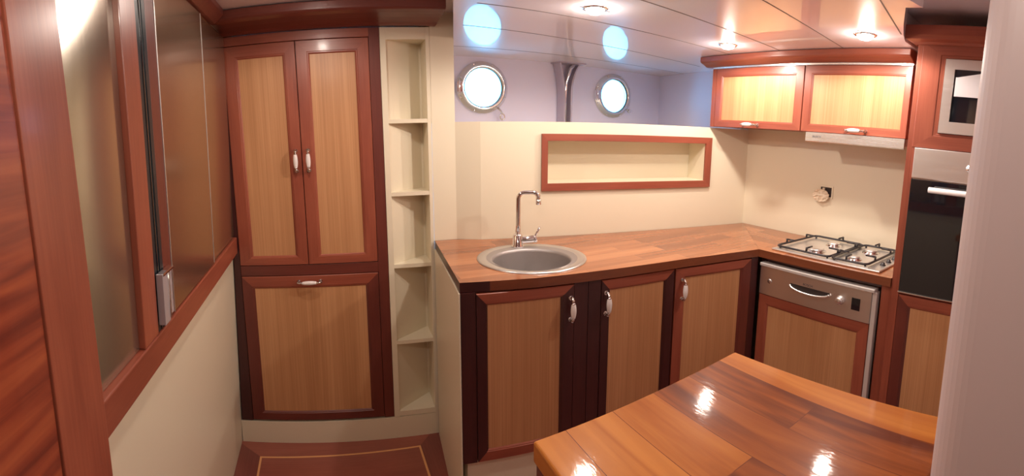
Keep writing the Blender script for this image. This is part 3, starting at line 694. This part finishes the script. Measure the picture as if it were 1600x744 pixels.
# open socket hole with crumpled cover on the hob wall
so = thing('wall_socket', 'unfinished socket hole with a crumpled cover hanging on the wall above the hob', 'socket', (2.002, 1.19, 1.22), rzB)
q_ = MB(); q_.box(.028, .088, -.004, .004, .012, .062, M['dark']); q_.frame(.020, .096, .004, .070, .008, .008, .008, .008, -.005, .008, *([M['cream']]*4), flat=True); obj('back_box', q_, so)
q_ = MB(); random.seed(3)
N = 9; vs = []
for i in range(N):
    for j in range(N):
        u, v = i/(N - 1), j/(N - 1)
        ang = math.atan2(v - .5, u - .5); k = 1/(max(abs(math.cos(ang)), abs(math.sin(ang)))*1.05)
        rr = 1/(max(abs(math.cos(ang)), abs(math.sin(ang))))
        uu, vv = .5 + (u - .5)*(1/rr if max(abs(u - .5), abs(v - .5)) > 0 else 1)*1.1, .5 + (v - .5)*(1/rr)*1.1
        vs.append((-.004 + .082*uu, -.010 - random.random()*.012, -.014 + .062*vv))
q_.add(vs, [(i*N + j, i*N + j + 1, (i + 1)*N + j + 1, (i + 1)*N + j) for i in range(N - 1) for j in range(N - 1)], M['kraft'])
o_ = obj('crumpled_cover', q_, so); sm = o_.modifiers.new('thickness', 'SOLIDIFY'); sm.thickness = .002
q_ = MB(); q_.box(.040, .052, -.010, -.003, .030, .058, M['kraft']); obj('tab', q_, so)

# ------------------------------------------------------------------ oven tower
XT = 1.612
ot = thing('oven_tower', 'tall red wood housing for microwave and oven at the end of the worktop', 'cabinet', (XT, .602, 0), rzB)
def V(y): return .602 - y
q_ = MB()
q_.box(0, .018, .0, .375, .08, 1.935, M['mah_v'])
q_.box(.018, .030, .0, .02, .08, 1.545, M['mah_v'])
q_.box(.018, V(.02), .10, .375, .08, 1.935, M['mid_v'])
q_.box(V(.02), V(.0), .0, .375, .08, 1.935, M['mah_v'])
q_.box(.018, V(.02), .002, .10, .944, .954, M['mah_h'])
q_.box(.018, V(.02), .04, .10, 0, .10, M['mid_h'])
obj('carcass', q_, ot, bevel=.001)
q_ = MB(); q_.frame(.0185, V(.021), 1.532, 1.930, .086, .086, .060, .055, -.002, .02, M['mah_v'], M['mah_v'], M['mah_h'], M['mah_h'], lip=.004); obj('microwave_surround', q_, ot)
framed_door(ot, .0305, V(.022), .105, .940, (.050, .050, .050, .050), 0, (M['mid_v'], M['mid_v'], M['mid_h'], M['mah_h']))
cm = thing('tower_crown', 'red wood crown moulding on top of the oven housing', 'moulding')
q_ = MB(); CT = [(-.062, 1.985), (-.062, 1.950), (-.054, 1.935), (-.022, 1.928), (-.006, 1.920), (-.001, 1.920), (-.001, 1.985)]
cornice(q_, [(o*.65, z) for o, z in CT], [(XT + .09, .6045), (XT - .003, .6045), (XT - .003, .0)], M['mah_y'])
cmob = obj('moulding', q_, cm, bevel=.002)

mw = thing('microwave', 'built-in steel microwave with a white sticker on its dark window', 'microwave', (XT, .602, 0), rzB)
q_ = MB(); q_.box(V(.494), V(.108), .004, .098, 1.594, 1.872, M['steel']); obj('body', q_, mw)
q_ = MB(); q_.frame(V(.494), V(.108), 1.594, 1.872, .036, .036, .045, .038, -.006, .009, *([M['steel']]*4), flat=True); obj('bezel', q_, mw)
q_ = MB(); q_.box(V(.460), V(.20), -.003, .003, 1.638, 1.835, M['blackglass']); q_.box(V(.20), V(.142), -.003, .003, 1.638, 1.835, M['steel']); obj('door', q_, mw)
q_ = MB(); q_.box(V(.452), V(.33), -.0045, -.0031, 1.735, 1.806, M['paper']); q_.prism_y([(V(.445), 1.806), (V(.35), 1.806), (V(.35), 1.828)], -.0045, -.0031, M['paper']); obj('sticker', q_, mw)
ov = thing('oven', 'built-in black glass oven with steel control panel and white bar handle', 'oven', (XT, .602, 0), rzB)
q_ = MB(); q_.box(V(.571), V(.022), .006, .095, .956, 1.530, M['steel_v']); obj('body', q_, ov)
q_ = MB(); q_.box(V(.571), V(.022), -.006, .005, 1.412, 1.530, M['steel']); obj('control_panel', q_, ov, bevel=.002)
q_ = MB(); q_.box(V(.571), V(.022), -.008, .005, .956, 1.408, M['blackglass']); obj('door', q_, ov, bevel=.002)
q_ = MB(); q_.tube([(V(.490), -.042, 1.376), (V(.08), -.042, 1.376)], .011, M['whitebar'], 16); q_.tube([(V(.470), -.042, 1.376), (V(.470), -.006, 1.376)], .006, M['steel'], 10); q_.tube([(V(.10), -.042, 1.376), (V(.10), -.006, 1.376)], .006, M['steel'], 10); obj('handle', q_, ov)
for ky in (.36, .30, .24):
    q_ = MB(); q_.lathe([(.017, -.006), (.017, -.010), (.014, -.022), (.0001, -.023)], (V(ky), 0, 1.47), M['steel_bright'], 'Y', 20); obj('knob', q_, ov)
q_ = MB(); q_.box(V(.573), V(.020), -.0095, .003, .952, .9555, M['steel_bright']); obj('bottom_trim', q_, ov)

# ------------------------------------------------------------------ island table
TB = (.505, .36)
tb = thing('island_table', 'glossy orange-brown plank table in the foreground reflecting the ceiling lamps', 'table', (.50, .36, 0))
q_ = MB(); q_.prism([(.270 - .50, .566 - .36), (.268 - .50, .140 - .36), (.756 - .50, .140 - .36), (.729 - .50, .592 - .36)][::-1], 1.004, 1.040, M['table']); obj('tabletop', q_, tb, bevel=.004, seg=3)
for (lx_, ly_) in ((.290, .545), (.290, .165), (.715, .165), (.700, .560)):
    q_ = MB(); q_.box(lx_ - .50 - .017, lx_ - .50 + .017, ly_ - .36 - .017, ly_ - .36 + .017, 0, 1.003, M['mid_v']); obj('leg', q_, tb, bevel=.003)
q_ = MB(); q_.box(-.19, .18, .175, .193, .93, 1.003, M['mid_h']); obj('apron', q_, tb)
q_ = MB(); q_.box(-.19, .18, -.205, -.187, .93, 1.003, M['mid_h']); obj('apron', q_, tb)

# ------------------------------------------------------------------ lamps
dl = ['recessed ceiling lamp nearest the portholes', 'recessed ceiling lamp above the inner corner of the worktop', 'recessed ceiling lamp above the hob, close to the wall cupboards',
      'recessed lamp in the passage ceiling before the tall cabinet', 'recessed lamp in the passage ceiling above the photographer']
for i, p in enumerate(LAMPS + LAMPS_HIGH):
    t_ = thing('downlight', dl[i], 'lamp', p, 0, 'recessed ceiling lamps')
    q_ = MB(); q_.lathe([(.040, -.0005), (.040, -.003), (.034, -.006), (.030, -.004), (.0295, -.0008)], (0, 0, 0), M['chrome'], 'Z', 32, caps=False); obj('trim_ring', q_, t_)
    q_ = MB(); q_.lathe([(.029, -.0008), (.027, -.011), (.018, -.018), (.0001, -.021)], (0, 0, 0), M['bulb'], 'Z', 24, caps=False); obj('bulb', q_, t_)
    for sx in (-1, 1):
        q_ = MB(); q_.box(sx*.047 - .008, sx*.047 + .008, -.004, .004, -.003, -.0006, M['chrome']); obj('clip', q_, t_)
    l = bpy.data.lights.new('lamp_light', 'SPOT'); l.energy = LAMP_POWER*(1 if i < 3 else .55); l.color = LAMP_WARM; l.spot_size = 3.05; l.spot_blend = .35; l.shadow_soft_size = .022
    lo = bpy.data.objects.new('lamp_light', l); COL.objects.link(lo); lo.parent = t_; lo.location = (0, 0, -.026)
    l = bpy.data.lights.new('bulb_glow', 'POINT'); l.energy = .9; l.color = LAMP_WARM; l.shadow_soft_size = .02
    lo = bpy.data.objects.new('bulb_glow', l); COL.objects.link(lo); lo.parent = t_; lo.location = (0, 0, -.045)
